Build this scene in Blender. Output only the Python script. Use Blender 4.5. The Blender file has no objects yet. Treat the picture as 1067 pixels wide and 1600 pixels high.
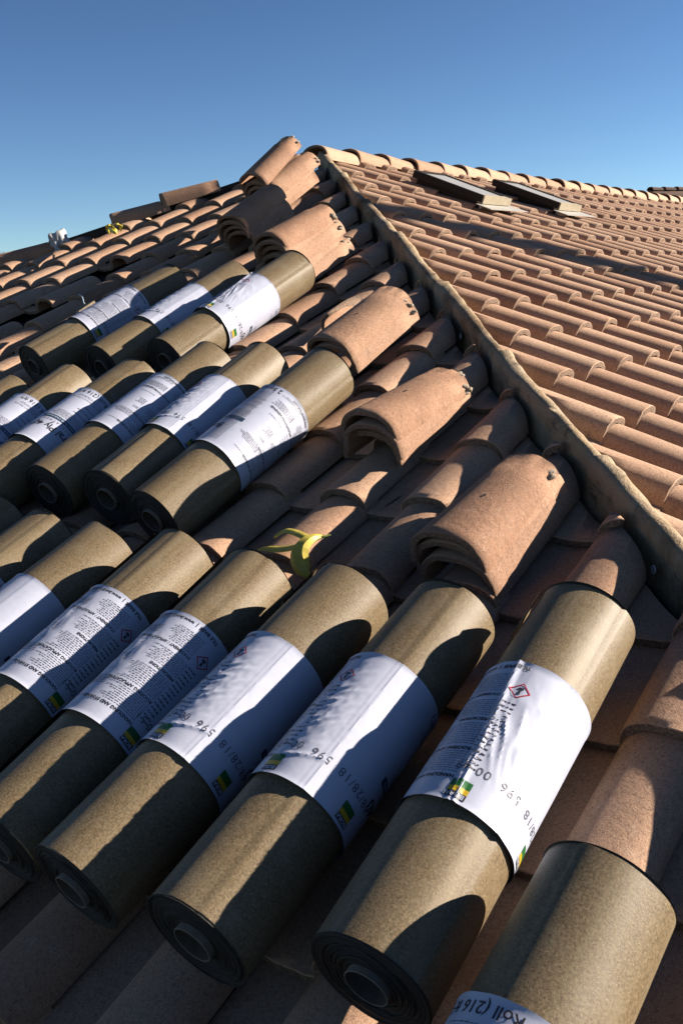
import bpy, bmesh, math, random
import numpy as np
from mathutils import Vector, Matrix, noise

# ------------------------------------------------------------------ camera, sky, sun, exposure
scene = bpy.context.scene
COL = scene.collection
R = math.radians
CAM = Vector((-6.4866, -4.8833, -0.9233))
FWD = Vector((0.781996, 0.584998, -0.215080)); RIGHT = Vector((0.590512, -0.805792, -0.044677)); DOWN = Vector((-0.199446, -0.092070, -0.975574))
FPX = 1574.31
cam_data = bpy.data.cameras.new("camera")
cam = bpy.data.objects.new("camera", cam_data); COL.objects.link(cam)
cam.matrix_world = Matrix(((RIGHT.x, -DOWN.x, -FWD.x, CAM.x), (RIGHT.y, -DOWN.y, -FWD.y, CAM.y), (RIGHT.z, -DOWN.z, -FWD.z, CAM.z), (0, 0, 0, 1)))
cam_data.sensor_fit = 'VERTICAL'; cam_data.sensor_height = 36.0; cam_data.lens = FPX / 1600.0 * 36.0
cam_data.clip_start = 0.05; cam_data.clip_end = 3000
scene.camera = cam

SUN_AZ, SUN_EL = -42.0, 22.0
SUN = Vector((math.cos(R(SUN_EL)) * math.cos(R(SUN_AZ)), math.cos(R(SUN_EL)) * math.sin(R(SUN_AZ)), math.sin(R(SUN_EL))))
world = bpy.data.worlds.new("World"); scene.world = world; world.use_nodes = True
wn = world.node_tree
sky = wn.nodes.new('ShaderNodeTexSky'); sky.sky_type = 'NISHITA'; sky.sun_disc = False
sky.sun_elevation = R(SUN_EL); sky.sun_rotation = math.atan2(SUN.x, SUN.y); sky.air_density = 1.0; sky.dust_density = 0.4; sky.ozone_density = 3.0; sky.altitude = 3000
grade = wn.nodes.new('ShaderNodeMix'); grade.data_type = 'RGBA'; grade.blend_type = 'MULTIPLY'; grade.inputs[0].default_value = 1.0
grade.inputs[7].default_value = (0.53, 0.50, 0.455, 1)      # the deep clear blue of the photograph's sky
gam = wn.nodes.new('ShaderNodeGamma'); gam.inputs[1].default_value = 1.35
wn.links.new(sky.outputs[0], gam.inputs[0]); wn.links.new(gam.outputs[0], grade.inputs[6]); wn.links.new(grade.outputs[2], wn.nodes['Background'].inputs[0]); wn.nodes['Background'].inputs[1].default_value = 0.05
scene.cycles.diffuse_bounces = 1; scene.cycles.max_bounces = 4
sl = bpy.data.lights.new("sun", 'SUN'); sl.energy = 5.0; sl.angle = R(0.5); sl.color = (1.0, 0.89, 0.75)
sun = bpy.data.objects.new("sun", sl); COL.objects.link(sun); sun.rotation_euler = SUN.to_track_quat('Z', 'Y').to_euler(); sun.location = (5, -10, 12)
scene.view_settings.view_transform = 'Standard'; scene.view_settings.look = 'None'; scene.view_settings.exposure = 1.60; scene.view_settings.gamma = 1.0

TH = 0.384958; C_, S_ = math.cos(TH), math.sin(TH); T_ = math.tan(TH)
MA = Matrix(((0, C_, -S_, 0), (-1, 0, 0, 0), (0, S_, C_, 0), (0, 0, 0, 1)))      # shaded slope: X across (right looking up), Y up the slope, Z out
MB = Matrix(((1, 0, 0, 0), (0, C_, -S_, 0), (0, S_, C_, 0), (0, 0, 0, 1)))       # sunlit slope

def project(p):
    v = p - CAM; z = v.dot(FWD)
    if z < 0.1: return None
    return (533.5 + FPX * v.dot(RIGHT) / z, 800 + FPX * v.dot(DOWN) / z, z)
def pixel_ray(x, y):
    return (RIGHT * ((x - 533.5) / FPX) + DOWN * ((y - 800) / FPX) + FWD).normalized()
def on_slope_a(x, y, n):
    D = pixel_ray(x, y); N = Vector((-S_, 0, C_)); return CAM + D * ((n - CAM.dot(N)) / D.dot(N))

# ------------------------------------------------------------------ materials
def mat(name):
    m = bpy.data.materials.new(name); m.use_nodes = True
    nt = m.node_tree; return m, nt, nt.nodes['Principled BSDF']
def N(nt, t, **k):
    n = nt.nodes.new(t)
    for a, v in k.items(): setattr(n, a, v)
    return n
def coords(nt, scale=(1, 1, 1), kind='Object', rnd=True):
    tc = N(nt, 'ShaderNodeTexCoord'); mp = N(nt, 'ShaderNodeMapping'); mp.inputs['Scale'].default_value = scale
    nt.links.new(tc.outputs[kind], mp.inputs['Vector'])
    if rnd:
        oi = N(nt, 'ShaderNodeObjectInfo'); mu = N(nt, 'ShaderNodeMath', operation='MULTIPLY'); mu.inputs[1].default_value = 37.0
        nt.links.new(oi.outputs['Random'], mu.inputs[0]); cx = N(nt, 'ShaderNodeCombineXYZ')
        for i in range(3): nt.links.new(mu.outputs[0], cx.inputs[i])
        nt.links.new(cx.outputs[0], mp.inputs['Location'])
    return mp.outputs[0]
def noise_tex(nt, vec, scale, detail=4, rough=0.6, dist=0.0):
    n = N(nt, 'ShaderNodeTexNoise'); n.inputs['Scale'].default_value = scale; n.inputs['Detail'].default_value = detail
    n.inputs['Roughness'].default_value = rough; n.inputs['Distortion'].default_value = dist; nt.links.new(vec, n.inputs['Vector']); return n.outputs['Fac']
def ramp(nt, fac, stops, interp='LINEAR'):
    r = N(nt, 'ShaderNodeValToRGB'); cr = r.color_ramp; cr.interpolation = interp
    while len(cr.elements) > len(stops): cr.elements.remove(cr.elements[-1])
    while len(cr.elements) < len(stops): cr.elements.new(0.5)
    for e, (p, c) in zip(cr.elements, stops):
        e.position = p; e.color = (*c, 1) if len(c) == 3 else c
    nt.links.new(fac, r.inputs[0]); return r.outputs[0]
def mix(nt, fac, a, b, mode='MIX'):
    m = N(nt, 'ShaderNodeMix', data_type='RGBA', blend_type=mode)
    for s, v in ((m.inputs[0], fac), (m.inputs[6], a), (m.inputs[7], b)):
        if isinstance(v, (int, float)): s.default_value = v
        elif isinstance(v, tuple): s.default_value = (*v, 1) if len(v) == 3 else v
        else: nt.links.new(v, s)
    return m.outputs[2]
def bump(nt, height, strength, distance, normal=None):
    b = N(nt, 'ShaderNodeBump'); b.inputs['Strength'].default_value = strength; b.inputs['Distance'].default_value = distance
    nt.links.new(height, b.inputs['Height'])
    if normal: nt.links.new(normal, b.inputs['Normal'])
    return b.outputs[0]
def white(v): return (v, v, v)
def g(lo, hi): return [(lo, (0, 0, 0)), (hi, (1, 1, 1))]

def tile_material(name, c1, c2, c3, pale, grain=0.5):
    m, nt, p = mat(name); v = coords(nt)
    oi = N(nt, 'ShaderNodeObjectInfo')
    base = mix(nt, ramp(nt, noise_tex(nt, v, 7, 5, 0.6), g(0.35, 0.68)), c1, c2)
    base = mix(nt, ramp(nt, oi.outputs['Random'], [(0, (0, 0, 0)), (1, white(0.75))]), base, c3)
    r2 = N(nt, 'ShaderNodeMath', operation='MULTIPLY'); r2.inputs[1].default_value = 7.31; nt.links.new(oi.outputs['Random'], r2.inputs[0]); r3 = N(nt, 'ShaderNodeMath', operation='FRACT'); nt.links.new(r2.outputs[0], r3.inputs[0])
    base = mix(nt, ramp(nt, r3.outputs[0], [(0.0, white(0.55)), (0.45, (0, 0, 0))]), base, (0.25, 0.125, 0.072))
    base = mix(nt, ramp(nt, noise_tex(nt, v, 22, 6, 0.75), [(0.56, (0, 0, 0)), (0.78, white(0.55))]), base, pale)
    base = mix(nt, ramp(nt, noise_tex(nt, v, 11, 6, 0.7, 0.6), [(0.60, (0, 0, 0)), (0.80, white(0.6))]), base, (0.06, 0.033, 0.023))
    base = mix(nt, ramp(nt, noise_tex(nt, v, 420, 2, 0.6), g(0.4, 0.7)), base, mix(nt, 0.5, base, (0.09, 0.046, 0.03)))
    base = mix(nt, ramp(nt, noise_tex(nt, v, 130, 4, 0.75), [(0.34, white(0.55)), (0.52, (0, 0, 0))]), base, (0.12, 0.065, 0.042))
    base = mix(nt, ramp(nt, noise_tex(nt, coords(nt, (1, 0.3, 1)), 60, 5, 0.8), [(0.60, (0, 0, 0)), (0.74, white(0.45))]), base, pale)
    nt.links.new(base, p.inputs['Base Color'])
    p.inputs['Roughness'].default_value = 0.82; p.inputs['Specular IOR Level'].default_value = 0.3
    b = bump(nt, noise_tex(nt, v, 330, 3, 0.7), grain, 0.002)
    nt.links.new(bump(nt, noise_tex(nt, v, 40, 5, 0.7), 0.35 + 0.35 * (grain > 0.8), 0.005, b), p.inputs['Normal'])
    return m
M_TILE = tile_material("roof_tile_clay", (0.455, 0.275, 0.175), (0.370, 0.212, 0.128), (0.500, 0.335, 0.230), (0.53, 0.41, 0.31))
M_CAP = tile_material("cap_tile_clay", (0.420, 0.240, 0.145), (0.300, 0.160, 0.094), (0.430, 0.265, 0.175), (0.50, 0.38, 0.29), 1.0)

def butt_material():
    m, nt, p = mat("broken_clay_edge"); v = coords(nt)
    c = ramp(nt, noise_tex(nt, v, 160, 5, 0.75), [(0.3, (0.037, 0.022, 0.015)), (0.5, (0.161, 0.099, 0.065)), (0.72, (0.310, 0.236, 0.167))])
    nt.links.new(c, p.inputs['Base Color']); p.inputs['Roughness'].default_value = 0.95
    nt.links.new(bump(nt, noise_tex(nt, v, 240, 4, 0.8), 1.0, 0.004), p.inputs['Normal']); return m
M_BUTT = butt_material()

def felt_material():
    m, nt, p = mat("sanded_felt"); v = coords(nt)
    f = noise_tex(nt, v, 210, 6, 0.85)
    fib = noise_tex(nt, coords(nt, (1, 0.35, 1)), 300, 4, 0.75, 1.5)
    c = ramp(nt, f, [(0.33, (0.052, 0.037, 0.020)), (0.5, (0.140, 0.101, 0.057)), (0.66, (0.250, 0.188, 0.112))])
    c = mix(nt, ramp(nt, fib, [(0.54, (0, 0, 0)), (0.68, white(0.6))]), c, (0.23, 0.18, 0.11))
    streak = noise_tex(nt, coords(nt, (9, 0.45, 9)), 2.2, 5, 0.6)
    c = mix(nt, ramp(nt, streak, [(0.52, (0, 0, 0)), (0.68, white(0.55))]), c, (0.22, 0.175, 0.11))
    c = mix(nt, ramp(nt, noise_tex(nt, v, 9, 6, 0.75), [(0.50, (0, 0, 0)), (0.72, white(0.5))]), c, (0.21, 0.175, 0.12))
    vo = N(nt, 'ShaderNodeTexVoronoi'); vo.inputs['Scale'].default_value = 130; nt.links.new(v, vo.inputs['Vector'])
    c = mix(nt, ramp(nt, vo.outputs['Distance'], [(0.05, (1, 1, 1)), (0.09, (0, 0, 0))]), c, mix(nt, ramp(nt, noise_tex(nt, v, 31, 2), g(0.62, 0.66)), c, (0.6, 0.55, 0.45)))
    nt.links.new(c, p.inputs['Base Color'])
    nt.links.new(ramp(nt, f, [(0.3, white(0.40)), (0.75, white(0.58))]), p.inputs['Roughness']); p.inputs['Specular IOR Level'].default_value = 0.22
    b = bump(nt, f, 0.5, 0.0015)
    nt.links.new(bump(nt, noise_tex(nt, coords(nt, (1, 0.4, 1)), 14, 3), 0.25, 0.004, b), p.inputs['Normal']); return m
M_FELT = felt_material()
def simple(name, col, rough=0.7, spec=0.5, metal=0.0, var=0.0, scale=60, bmp=0.0):
    m, nt, p = mat(name); v = coords(nt)
    n = noise_tex(nt, v, scale, 5, 0.65)
    lo = tuple(c * (1 - var) for c in col); hi = tuple(min(1, c * (1 + var)) for c in col)
    nt.links.new(ramp(nt, n, [(0.3, lo), (0.7, hi)]), p.inputs['Base Color'])
    p.inputs['Roughness'].default_value = rough; p.inputs['Specular IOR Level'].default_value = spec; p.inputs['Metallic'].default_value = metal
    if bmp: nt.links.new(bump(nt, n, bmp, 0.004), p.inputs['Normal'])
    return m
def roll_end_material():
    m, nt, p = mat("rolled_felt_edges"); v = coords(nt, rnd=False)
    sx = N(nt, 'ShaderNodeSeparateXYZ'); nt.links.new(v, sx.inputs[0]); cx = N(nt, 'ShaderNodeCombineXYZ'); nt.links.new(sx.outputs[0], cx.inputs[0]); nt.links.new(sx.outputs[2], cx.inputs[1])
    ln = N(nt, 'ShaderNodeVectorMath', operation='LENGTH'); nt.links.new(cx.outputs[0], ln.inputs[0])
    ad = N(nt, 'ShaderNodeMath', operation='MULTIPLY_ADD'); ad.inputs[1].default_value = 0.012; nt.links.new(noise_tex(nt, v, 14, 3), ad.inputs[0]); nt.links.new(ln.outputs['Value'], ad.inputs[2])
    mu = N(nt, 'ShaderNodeMath', operation='MULTIPLY'); mu.inputs[1].default_value = 2100; nt.links.new(ad.outputs[0], mu.inputs[0]); sn = N(nt, 'ShaderNodeMath', operation='SINE'); nt.links.new(mu.outputs[0], sn.inputs[0])
    nt.links.new(ramp(nt, sn.outputs[0], [(0.2, (0.004, 0.003, 0.003)), (0.95, (0.030, 0.024, 0.018))]), p.inputs['Base Color']); p.inputs['Roughness'].default_value = 0.75
    nt.links.new(bump(nt, sn.outputs[0], 0.6, 0.0015), p.inputs['Normal']); return m
M_ROLLEND = roll_end_material()
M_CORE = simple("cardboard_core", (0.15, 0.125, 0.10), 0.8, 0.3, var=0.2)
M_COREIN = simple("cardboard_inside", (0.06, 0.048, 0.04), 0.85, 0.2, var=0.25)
def paper_material():
    m, nt, p = mat("label_paper"); v = coords(nt)
    nt.links.new(ramp(nt, noise_tex(nt, v, 25, 4, 0.6), [(0.3, (0.37, 0.39, 0.485)), (0.7, (0.41, 0.43, 0.53))]), p.inputs['Base Color'])
    p.inputs['Roughness'].default_value = 0.42; p.inputs['Specular IOR Level'].default_value = 0.3
    nt.links.new(bump(nt, noise_tex(nt, v, 35, 3, 0.5), 0.10, 0.004), p.inputs['Normal']); return m
M_PAPER = paper_material()
M_INK = simple("black_ink", (0.018, 0.018, 0.025), 0.5)
M_GREY = simple("grey_ink", (0.09, 0.09, 0.12), 0.5)
M_NAVY = simple("navy_ink", (0.015, 0.04, 0.075), 0.5)
M_GREEN = simple("green_ink", (0.009, 0.099, 0.019), 0.45)
M_YELLOW = simple("yellow_ink", (0.465, 0.298, 0.012), 0.45)
M_RED = simple("red_ink", (0.341, 0.019, 0.031), 0.45)
M_DECK = simple("black_roofing_felt", (0.018, 0.017, 0.018), 0.8, 0.3, var=0.4, scale=20)
M_BRONZE = simple("bronze_frame", (0.018, 0.016, 0.015), 0.8, 0.15, var=0.2)
M_TRIM = simple("cream_trim", (0.279, 0.236, 0.167), 0.7, 0.3, var=0.15, scale=20)
M_FLASH = simple("grey_flashing", (0.341, 0.322, 0.291), 0.45, 0.5, metal=0.0, var=0.12, scale=12)
M_SKYGLASS = simple("skylight_glazing", (0.24, 0.24, 0.24), 0.5, 0.5, var=0.1, scale=6)
M_MORTAR = simple("cement_mortar", (0.25, 0.20, 0.155), 0.95, 0.2, var=0.3, scale=60, bmp=0.35)
M_PALEMORTAR = simple("pale_mortar", (0.360, 0.353, 0.347), 0.95, 0.2, var=0.25, scale=40, bmp=0.9)
M_STUCCO = simple("stucco", (0.341, 0.298, 0.236), 0.95, 0.2, var=0.08, scale=90, bmp=0.3)
M_WOOD = simple("grey_wood", (0.211, 0.167, 0.118), 0.85, 0.2, var=0.3, scale=40, bmp=0.4)
M_BOARD = simple("weathered_board", (0.043, 0.034, 0.028), 0.9, 0.2, var=0.4, scale=30, bmp=0.5)
M_BARK = simple("bark", (0.06, 0.05, 0.04), 0.9, 0.2, var=0.4, scale=12)
M_GROUND = simple("dry_ground", (0.118, 0.105, 0.062), 0.95, 0.2, var=0.4, scale=0.05)
M_SCREW = simple("galvanised_washer", (0.5, 0.5, 0.5), 0.4, 0.5, metal=0.6)
M_STRING = simple("pale_blue_string", (0.45, 0.6, 0.75), 0.6)
M_DARKROOF = simple("dark_far_tiles", (0.09, 0.055, 0.042), 0.9, 0.2, var=0.3, scale=3)
def hip_material():
    m, nt, p = mat("stained_hip_cement"); v = coords(nt, rnd=False)
    c = mix(nt, ramp(nt, noise_tex(nt, v, 5, 5, 0.65), g(0.35, 0.65)), (0.31, 0.215, 0.125), (0.27, 0.215, 0.15))
    c = mix(nt, ramp(nt, noise_tex(nt, v, 3.1, 6, 0.7, 0.4), [(0.48, (0, 0, 0)), (0.64, white(0.85))]), c, (0.085, 0.048, 0.020))
    c = mix(nt, ramp(nt, noise_tex(nt, v, 7, 7, 0.8, 0.5), [(0.55, (0, 0, 0)), (0.68, white(0.92))]), c, (0.012, 0.009, 0.006))
    nt.links.new(c, p.inputs['Base Color']); p.inputs['Roughness'].default_value = 0.85; p.inputs['Specular IOR Level'].default_value = 0.25
    b = bump(nt, noise_tex(nt, v, 120, 4, 0.7), 0.7, 0.004)
    nt.links.new(bump(nt, noise_tex(nt, v, 15, 4, 0.6), 0.6, 0.012, b), p.inputs['Normal']); return m
M_HIP = hip_material()
def banana_material():
    m, nt, p = mat("banana_skin"); v = coords(nt, rnd=False)
    c = ramp(nt, noise_tex(nt, v, 30, 4, 0.6), [(0.3, (0.36, 0.31, 0.03)), (0.6, (0.56, 0.44, 0.06))])
    c = mix(nt, ramp(nt, noise_tex(nt, v, 55, 5, 0.7), [(0.62, (0, 0, 0)), (0.74, white(0.8))]), c, (0.10, 0.06, 0.015))
    nt.links.new(c, p.inputs['Base Color']); p.inputs['Roughness'].default_value = 0.5
    p.inputs['Subsurface Weight'].default_value = 0.12; p.inputs['Subsurface Radius'].default_value = (0.01, 0.006, 0.002); return m
M_BANANA = banana_material()
M_STEM = simple("banana_stem", (0.20, 0.22, 0.04), 0.6, var=0.3, scale=80)

# ------------------------------------------------------------------ helpers
def tag(o, label=None, cat=None, group=None, kind=None):
    if label: o['label'] = label
    if cat: o['category'] = cat
    if group: o['group'] = group
    if kind: o['kind'] = kind
    return o
def mesh(name, verts, faces, mats, fmat=None, smooth=None):
    me = bpy.data.meshes.new(name); me.from_pydata([tuple(v) for v in verts], [], faces)
    for m in (mats if isinstance(mats, (list, tuple)) else [mats]): me.materials.append(m)
    if fmat: me.polygons.foreach_set('material_index', fmat)
    if smooth is not None:
        me.polygons.foreach_set('use_smooth', [True] * len(me.polygons)); me.set_sharp_from_angle(angle=R(smooth))
    me.update(); return me
def obj(name, me, parent=None, matrix=None):
    o = bpy.data.objects.new(name, me); COL.objects.link(o)
    if parent: o.parent = parent
    if matrix is not None: o.matrix_local = matrix
    return o
def empty(name, matrix=None, parent=None):
    o = obj(name, None, parent, matrix); o.empty_display_size = 0.1; return o
def box(x0, x1, y0, y1, z0, z1):
    return ([(x0, y0, z0), (x1, y0, z0), (x1, y1, z0), (x0, y1, z0), (x0, y0, z1), (x1, y0, z1), (x1, y1, z1), (x0, y1, z1)],
            [(0, 3, 2, 1), (4, 5, 6, 7), (0, 1, 5, 4), (1, 2, 6, 5), (2, 3, 7, 6), (3, 0, 4, 7)])
def merge(*vf):
    V, F = [], []
    for v, f in vf:
        k = len(V); V += v; F += [tuple(i + k for i in q) for q in f]
    return V, F
def bevelled(name, vf, m, w=0.004):
    bm = bmesh.new()
    vs = [bm.verts.new(v) for v in vf[0]]
    for f in vf[1]: bm.faces.new([vs[i] for i in f])
    bmesh.ops.bevel(bm, geom=bm.edges[:], offset=w, segments=2, affect='EDGES')
    me = bpy.data.meshes.new(name); bm.to_mesh(me); bm.free(); me.materials.append(m)
    me.polygons.foreach_set('use_smooth', [True] * len(me.polygons)); me.set_sharp_from_angle(angle=R(40)); return me
def T(x, y, z): return Matrix.Translation((x, y, z))
def Rx(a): return Matrix.Rotation(a, 4, 'X')
def Ry(a): return Matrix.Rotation(a, 4, 'Y')
def Rz(a): return Matrix.Rotation(a, 4, 'Z')

# ------------------------------------------------------------------ the house: deck, walls
house = tag(empty("house"), "house whose hip roof of terracotta S tiles fills the photo", "house")
EAVE = 8.0; XR = 13.0; DN = 0.035 / C_     # decks lie under the tiles
ez = -T_ * EAVE
def deck(name, pts):
    v = [Vector(p) - Vector((0, 0, DN)) for p in pts]; n = len(v)
    v += [p - Vector((0, 0, 0.12)) for p in v[:n]]
    f = [tuple(range(n)), tuple(range(2 * n - 1, n - 1, -1))] + [(i, i + n, (i + 1) % n + n, (i + 1) % n) for i in range(n)]
    return obj(name, mesh(name, v, f, M_DECK), house)
A0 = (0, 0, 0)
slopeA = deck("roof_slope", [A0, (-EAVE, EAVE, ez), (-EAVE, -EAVE, ez)]); slopeA['label'] = "shaded slope under repair, strewn with felt rolls"
slopeB = deck("roof_slope", [A0, (-EAVE, -EAVE, ez), (XR, -EAVE, ez), (XR, 0, 0)]); slopeB['label'] = "sunlit slope with two skylights"
slopeC = deck("roof_slope", [A0, (XR, 0, 0), (XR, EAVE, ez), (-EAVE, EAVE, ez)]); slopeC['label'] = "back slope hidden beyond the ridge"
wz = ez - DN - 0.16
for bx in ((-7.4, -7.2, -7.4, 7.4), (12.4, 12.6, -7.4, 7.4), (-7.2, 12.4, -7.4, -7.2), (-7.2, 12.4, 7.2, 7.4)):
    v, f = box(bx[0], bx[1], bx[2], bx[3], -6.4, wz); obj("wall", mesh("wall", v, f, M_STUCCO), house)
v, f = box(-600, 600, -600, 600, -6.5, -6.4)
gm = mesh("ground", *merge(([(-1500, -1500, -6.4), (1500, -1500, -6.4), (1500, 1500, -6.4), (-1500, 1500, -6.4)], [(0, 1, 2, 3)])), M_GROUND)
tag(obj("ground", gm), "flat dry ground far below the roof", None, None, "structure")

# ------------------------------------------------------------------ S tiles
WT, EX, TL, TAU = 0.308, 0.3395, 0.42, 0.080
XC, HB, BH, PAN = 0.216, 0.090, 0.076, 0.028
def tile_profile(n_pan, n_bar):
    pts = [(-0.018, PAN - 0.002)]
    for i in range(n_pan):
        x = 0.119 * i / n_pan; pts.append((x, PAN - 0.006 * math.sin(math.pi * x / 0.119)))
    for i in range(n_bar + 1):
        a = math.pi * (1 - i / n_bar)
        if i == n_bar: a = 0.10
        pts.append((XC + HB * math.copysign(abs(math.cos(a)) ** 0.84, math.cos(a)), PAN + BH * math.sin(a) ** 0.80))
    return pts
def s_tile(seed, n_pan=6, n_bar=14):
    rnd = random.Random(seed); prof = tile_profile(n_pan, n_bar); n = len(prof); th = 0.023
    nrm = []
    for i in range(n):
        a = prof[max(i - 1, 0)]; b = prof[min(i + 1, n - 1)]; dx, dz = b[0] - a[0], b[1] - a[1]; l = math.hypot(dx, dz); nrm.append((-dz / l, dx / l))
    ys = [0.0, 0.003, 0.028, 0.15, 0.29, TL]
    V, F, FM = [], [], []
    so = Vector((seed * 7.3, 3.1, 1.7))
    for j, y in enumerate(ys):
        for i, (x, z) in enumerate(prof):
            e = noise.noise(Vector((x * 28, 0, 0)) + so)
            yy = y + (0.0045 * e + 0.003 * noise.noise(Vector((x * 90, 5, 0)) + so) if j < 2 else 0) + (0.0012 if j == 0 else 0)
            d = -0.0025 if j == 0 else 0.0009 * noise.noise(Vector((x * 14, y * 9, 0)) + so)
            if j < 2: d += 0.0012 * noise.noise(Vector((x * 70, y * 300, 2)) + so)
            V.append((x + nrm[i][0] * d, yy, z + nrm[i][1] * d))
    for j in range(len(ys) - 1):
        for i in range(n - 1):
            a = j * n + i; F.append((a, a + 1, a + n + 1, a + n)); FM.append(0)
    k = len(V)
    for y in (0.0, TL):
        for i, (x, z) in enumerate(prof):
            t = th * (1 + 0.25 * noise.noise(Vector((x * 40, 9, y)) + so))
            yy = y + (0.0045 * noise.noise(Vector((x * 28, 0, 0)) + so) + 0.002 if y == 0 else 0)
            V.append((x - nrm[i][0] * t, yy, z - nrm[i][1] * t))
    last = (len(ys) - 1) * n
    for i in range(n - 1):
        F.append((i, k + i, k + i + 1, i + 1)); FM.append(1)
        F.append((k + i, k + n + i, k + n + i + 1, k + i + 1)); FM.append(0)
        F.append((last + i, last + i + 1, k + n + i + 1, k + n + i)); FM.append(0)
    for i, fl in ((0, False), (n - 1, True)):
        col = [j * n + i for j in range(len(ys))] + [k + n + i, k + i]
        F.append(tuple(col if not fl else reversed(col))[::-1]); FM.append(0)
    return mesh("roof_tile", V, F, [M_TILE, M_BUTT], FM, 48)
TILES = [s_tile(s) for s in range(6)]

def cut_mesh(me, planes, min_len=0.13, need_crest=False):
    """a tile sawn off along planes given as (point, normal) in its own space; the side the normal points to is removed"""
    bm = bmesh.new(); bm.from_mesh(me)
    for co, no in planes:
        r = bmesh.ops.bisect_plane(bm, geom=bm.verts[:] + bm.edges[:] + bm.faces[:], plane_co=co, plane_no=no, clear_outer=True)
        ed = [e for e in r['geom_cut'] if isinstance(e, bmesh.types.BMEdge)]
        if ed: bmesh.ops.holes_fill(bm, edges=ed, sides=0)
    if not bm.faces or max(v_.co.y for v_ in bm.verts) - min(v_.co.y for v_ in bm.verts) < min_len or (need_crest and max([v_.co.x for v_ in bm.verts if v_.co.y < 0.03] or [0]) < XC + 0.06): bm.free(); return None
    m2 = me.copy(); bm.to_mesh(m2); bm.free(); return m2

def lay_tiles(slope, M, x_start, y_start, xr, yr, cuts, skip, n_single, seed, square=False):
    rnd = random.Random(seed); lay = []
    k0, k1 = math.floor((yr[0] - y_start) / EX), math.ceil((yr[1] - y_start) / EX)
    j0, j1 = math.floor((xr[0] - x_start) / WT), math.ceil((xr[1] - x_start) / WT)
    for k in range(k0, k1 + 1):
        for j in range(j0, j1 + 1):
            jit = (rnd.gauss(0, 0.002), rnd.gauss(0, 0.004), rnd.gauss(0, 0.005), rnd.gauss(0, 0.006)); pick = rnd.randrange(len(TILES)); pos = (j, k)
            if pos in skip: continue
            ml = T(x_start + j * WT + jit[0], y_start + k * EX + jit[1], 0.0) @ Rz(jit[2]) @ Rx(-TAU + jit[3])
            mw = M @ ml
            corners = [mw @ Vector((x, y, 0.05)) for x in (-0.02, WT) for y in (0, TL)]
            st = 0; pl = []
            for co, no in cuts:
                dd = [(c - co).dot(no) for c in corners]
                if min(dd) > 0: st = 2; break
                if max(dd) > -0.02: pl.append((co, no))
            if st == 2: continue
            me = TILES[pick]
            if pl:
                inv = mw.inverted(); rot = mw.to_3x3().transposed()
                lp = [(inv @ co, rot @ no) for co, no in pl]
                if square and pl[0] is cuts[0]:      # sawn square a little short of the hip, as laid on this slope
                    co, no = lp[0]; yc = co.y - ((XC + 0.02) - co.x) * no.x / no.y - (0.05 - co.z) * no.z / no.y - rnd.uniform(0.045, 0.085)
                    lp = [(co - no * -0.035, no), (Vector((0, yc, 0)), Vector((rnd.gauss(0, 0.08), 1, 0)))] + lp[1:]
                me = cut_mesh(me, lp, 0.14 if not square else 0.11, square and pl[0] is cuts[0])
                if me is None: continue
            c = mw @ Vector((0.15, 0.17, 0.05)); p = project(c)
            seen = p is not None and -25 < p[0] < 1092 and 200 < p[1] < 1640
            lay.append((0 if seen else 1, (c - CAM).length, me, ml, mw))
    lay.sort(key=lambda t: (t[0], t[1]))
    inv = slope.matrix_world.inverted()
    rest = []
    for i, (hid, dist, me, ml, mw) in enumerate(lay):
        if i < n_single and not hid: obj("roof_tile", me, slope, mw)
        else: rest.append((me, mw))
    if rest:
        VV, FF, MI, k = [], [], [], 0
        cache = {}
        for me, mw in rest:
            if me.name not in cache:
                co = np.empty(len(me.vertices) * 3); me.vertices.foreach_get('co', co); mi = np.empty(len(me.polygons), dtype=np.int32); me.polygons.foreach_get('material_index', mi)
                cache[me.name] = (co.reshape(-1, 3), [tuple(p.vertices) for p in me.polygons], mi.tolist())
            co, fs, mi = cache[me.name]; A_ = np.array(mw)
            VV.append(co @ A_[:3, :3].T + A_[:3, 3]); FF += [tuple(a + k for a in q) for q in fs]; MI += mi; k += len(co)
        me = bpy.data.meshes.new("roof_tiling"); me.from_pydata(np.concatenate(VV), [], FF); me.polygons.foreach_set('material_index', MI)
        me.materials.append(M_TILE); me.materials.append(M_BUTT); me.polygons.foreach_set('use_smooth', [True] * len(me.polygons)); me.set_sharp_from_angle(angle=R(48))
        tag(obj("roof_tiling", me, slope), "remaining tiles of this slope, laid in courses", None, None, "stuff")
    return lay

q2 = math.sqrt(0.5)
HIPN = Vector((-q2, q2, 0))       # points from the sunlit to the shaded side across the hip
hip1_A = (HIPN * 0.062, -HIPN)
hip2_A = (Vector((-q2, -q2, 0)) * 0.07, Vector((q2, q2, 0)))
hip1_B = (HIPN * -0.018, HIPN)
ridge_B = (Vector((0, -0.06, 0)), Vector((0, 1, 0)))
AX0, AY0 = 3.349 - XC, -3.99
BX0, BY0 = -3.005 - XC, -3.234
missing = {(-12, 5), (-12, 3)}
lay_tiles(slopeA, MA, AX0, AY0, (-6.5, 6.6), (-7.6, 0), [hip1_A, hip2_A], missing, 300, 11, True)
lay_tiles(slopeB, MB, BX0, BY0, (-7.0, 12.5), (-6.6, 0.0), [hip1_B, ridge_B], set(), 300, 12)

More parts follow.
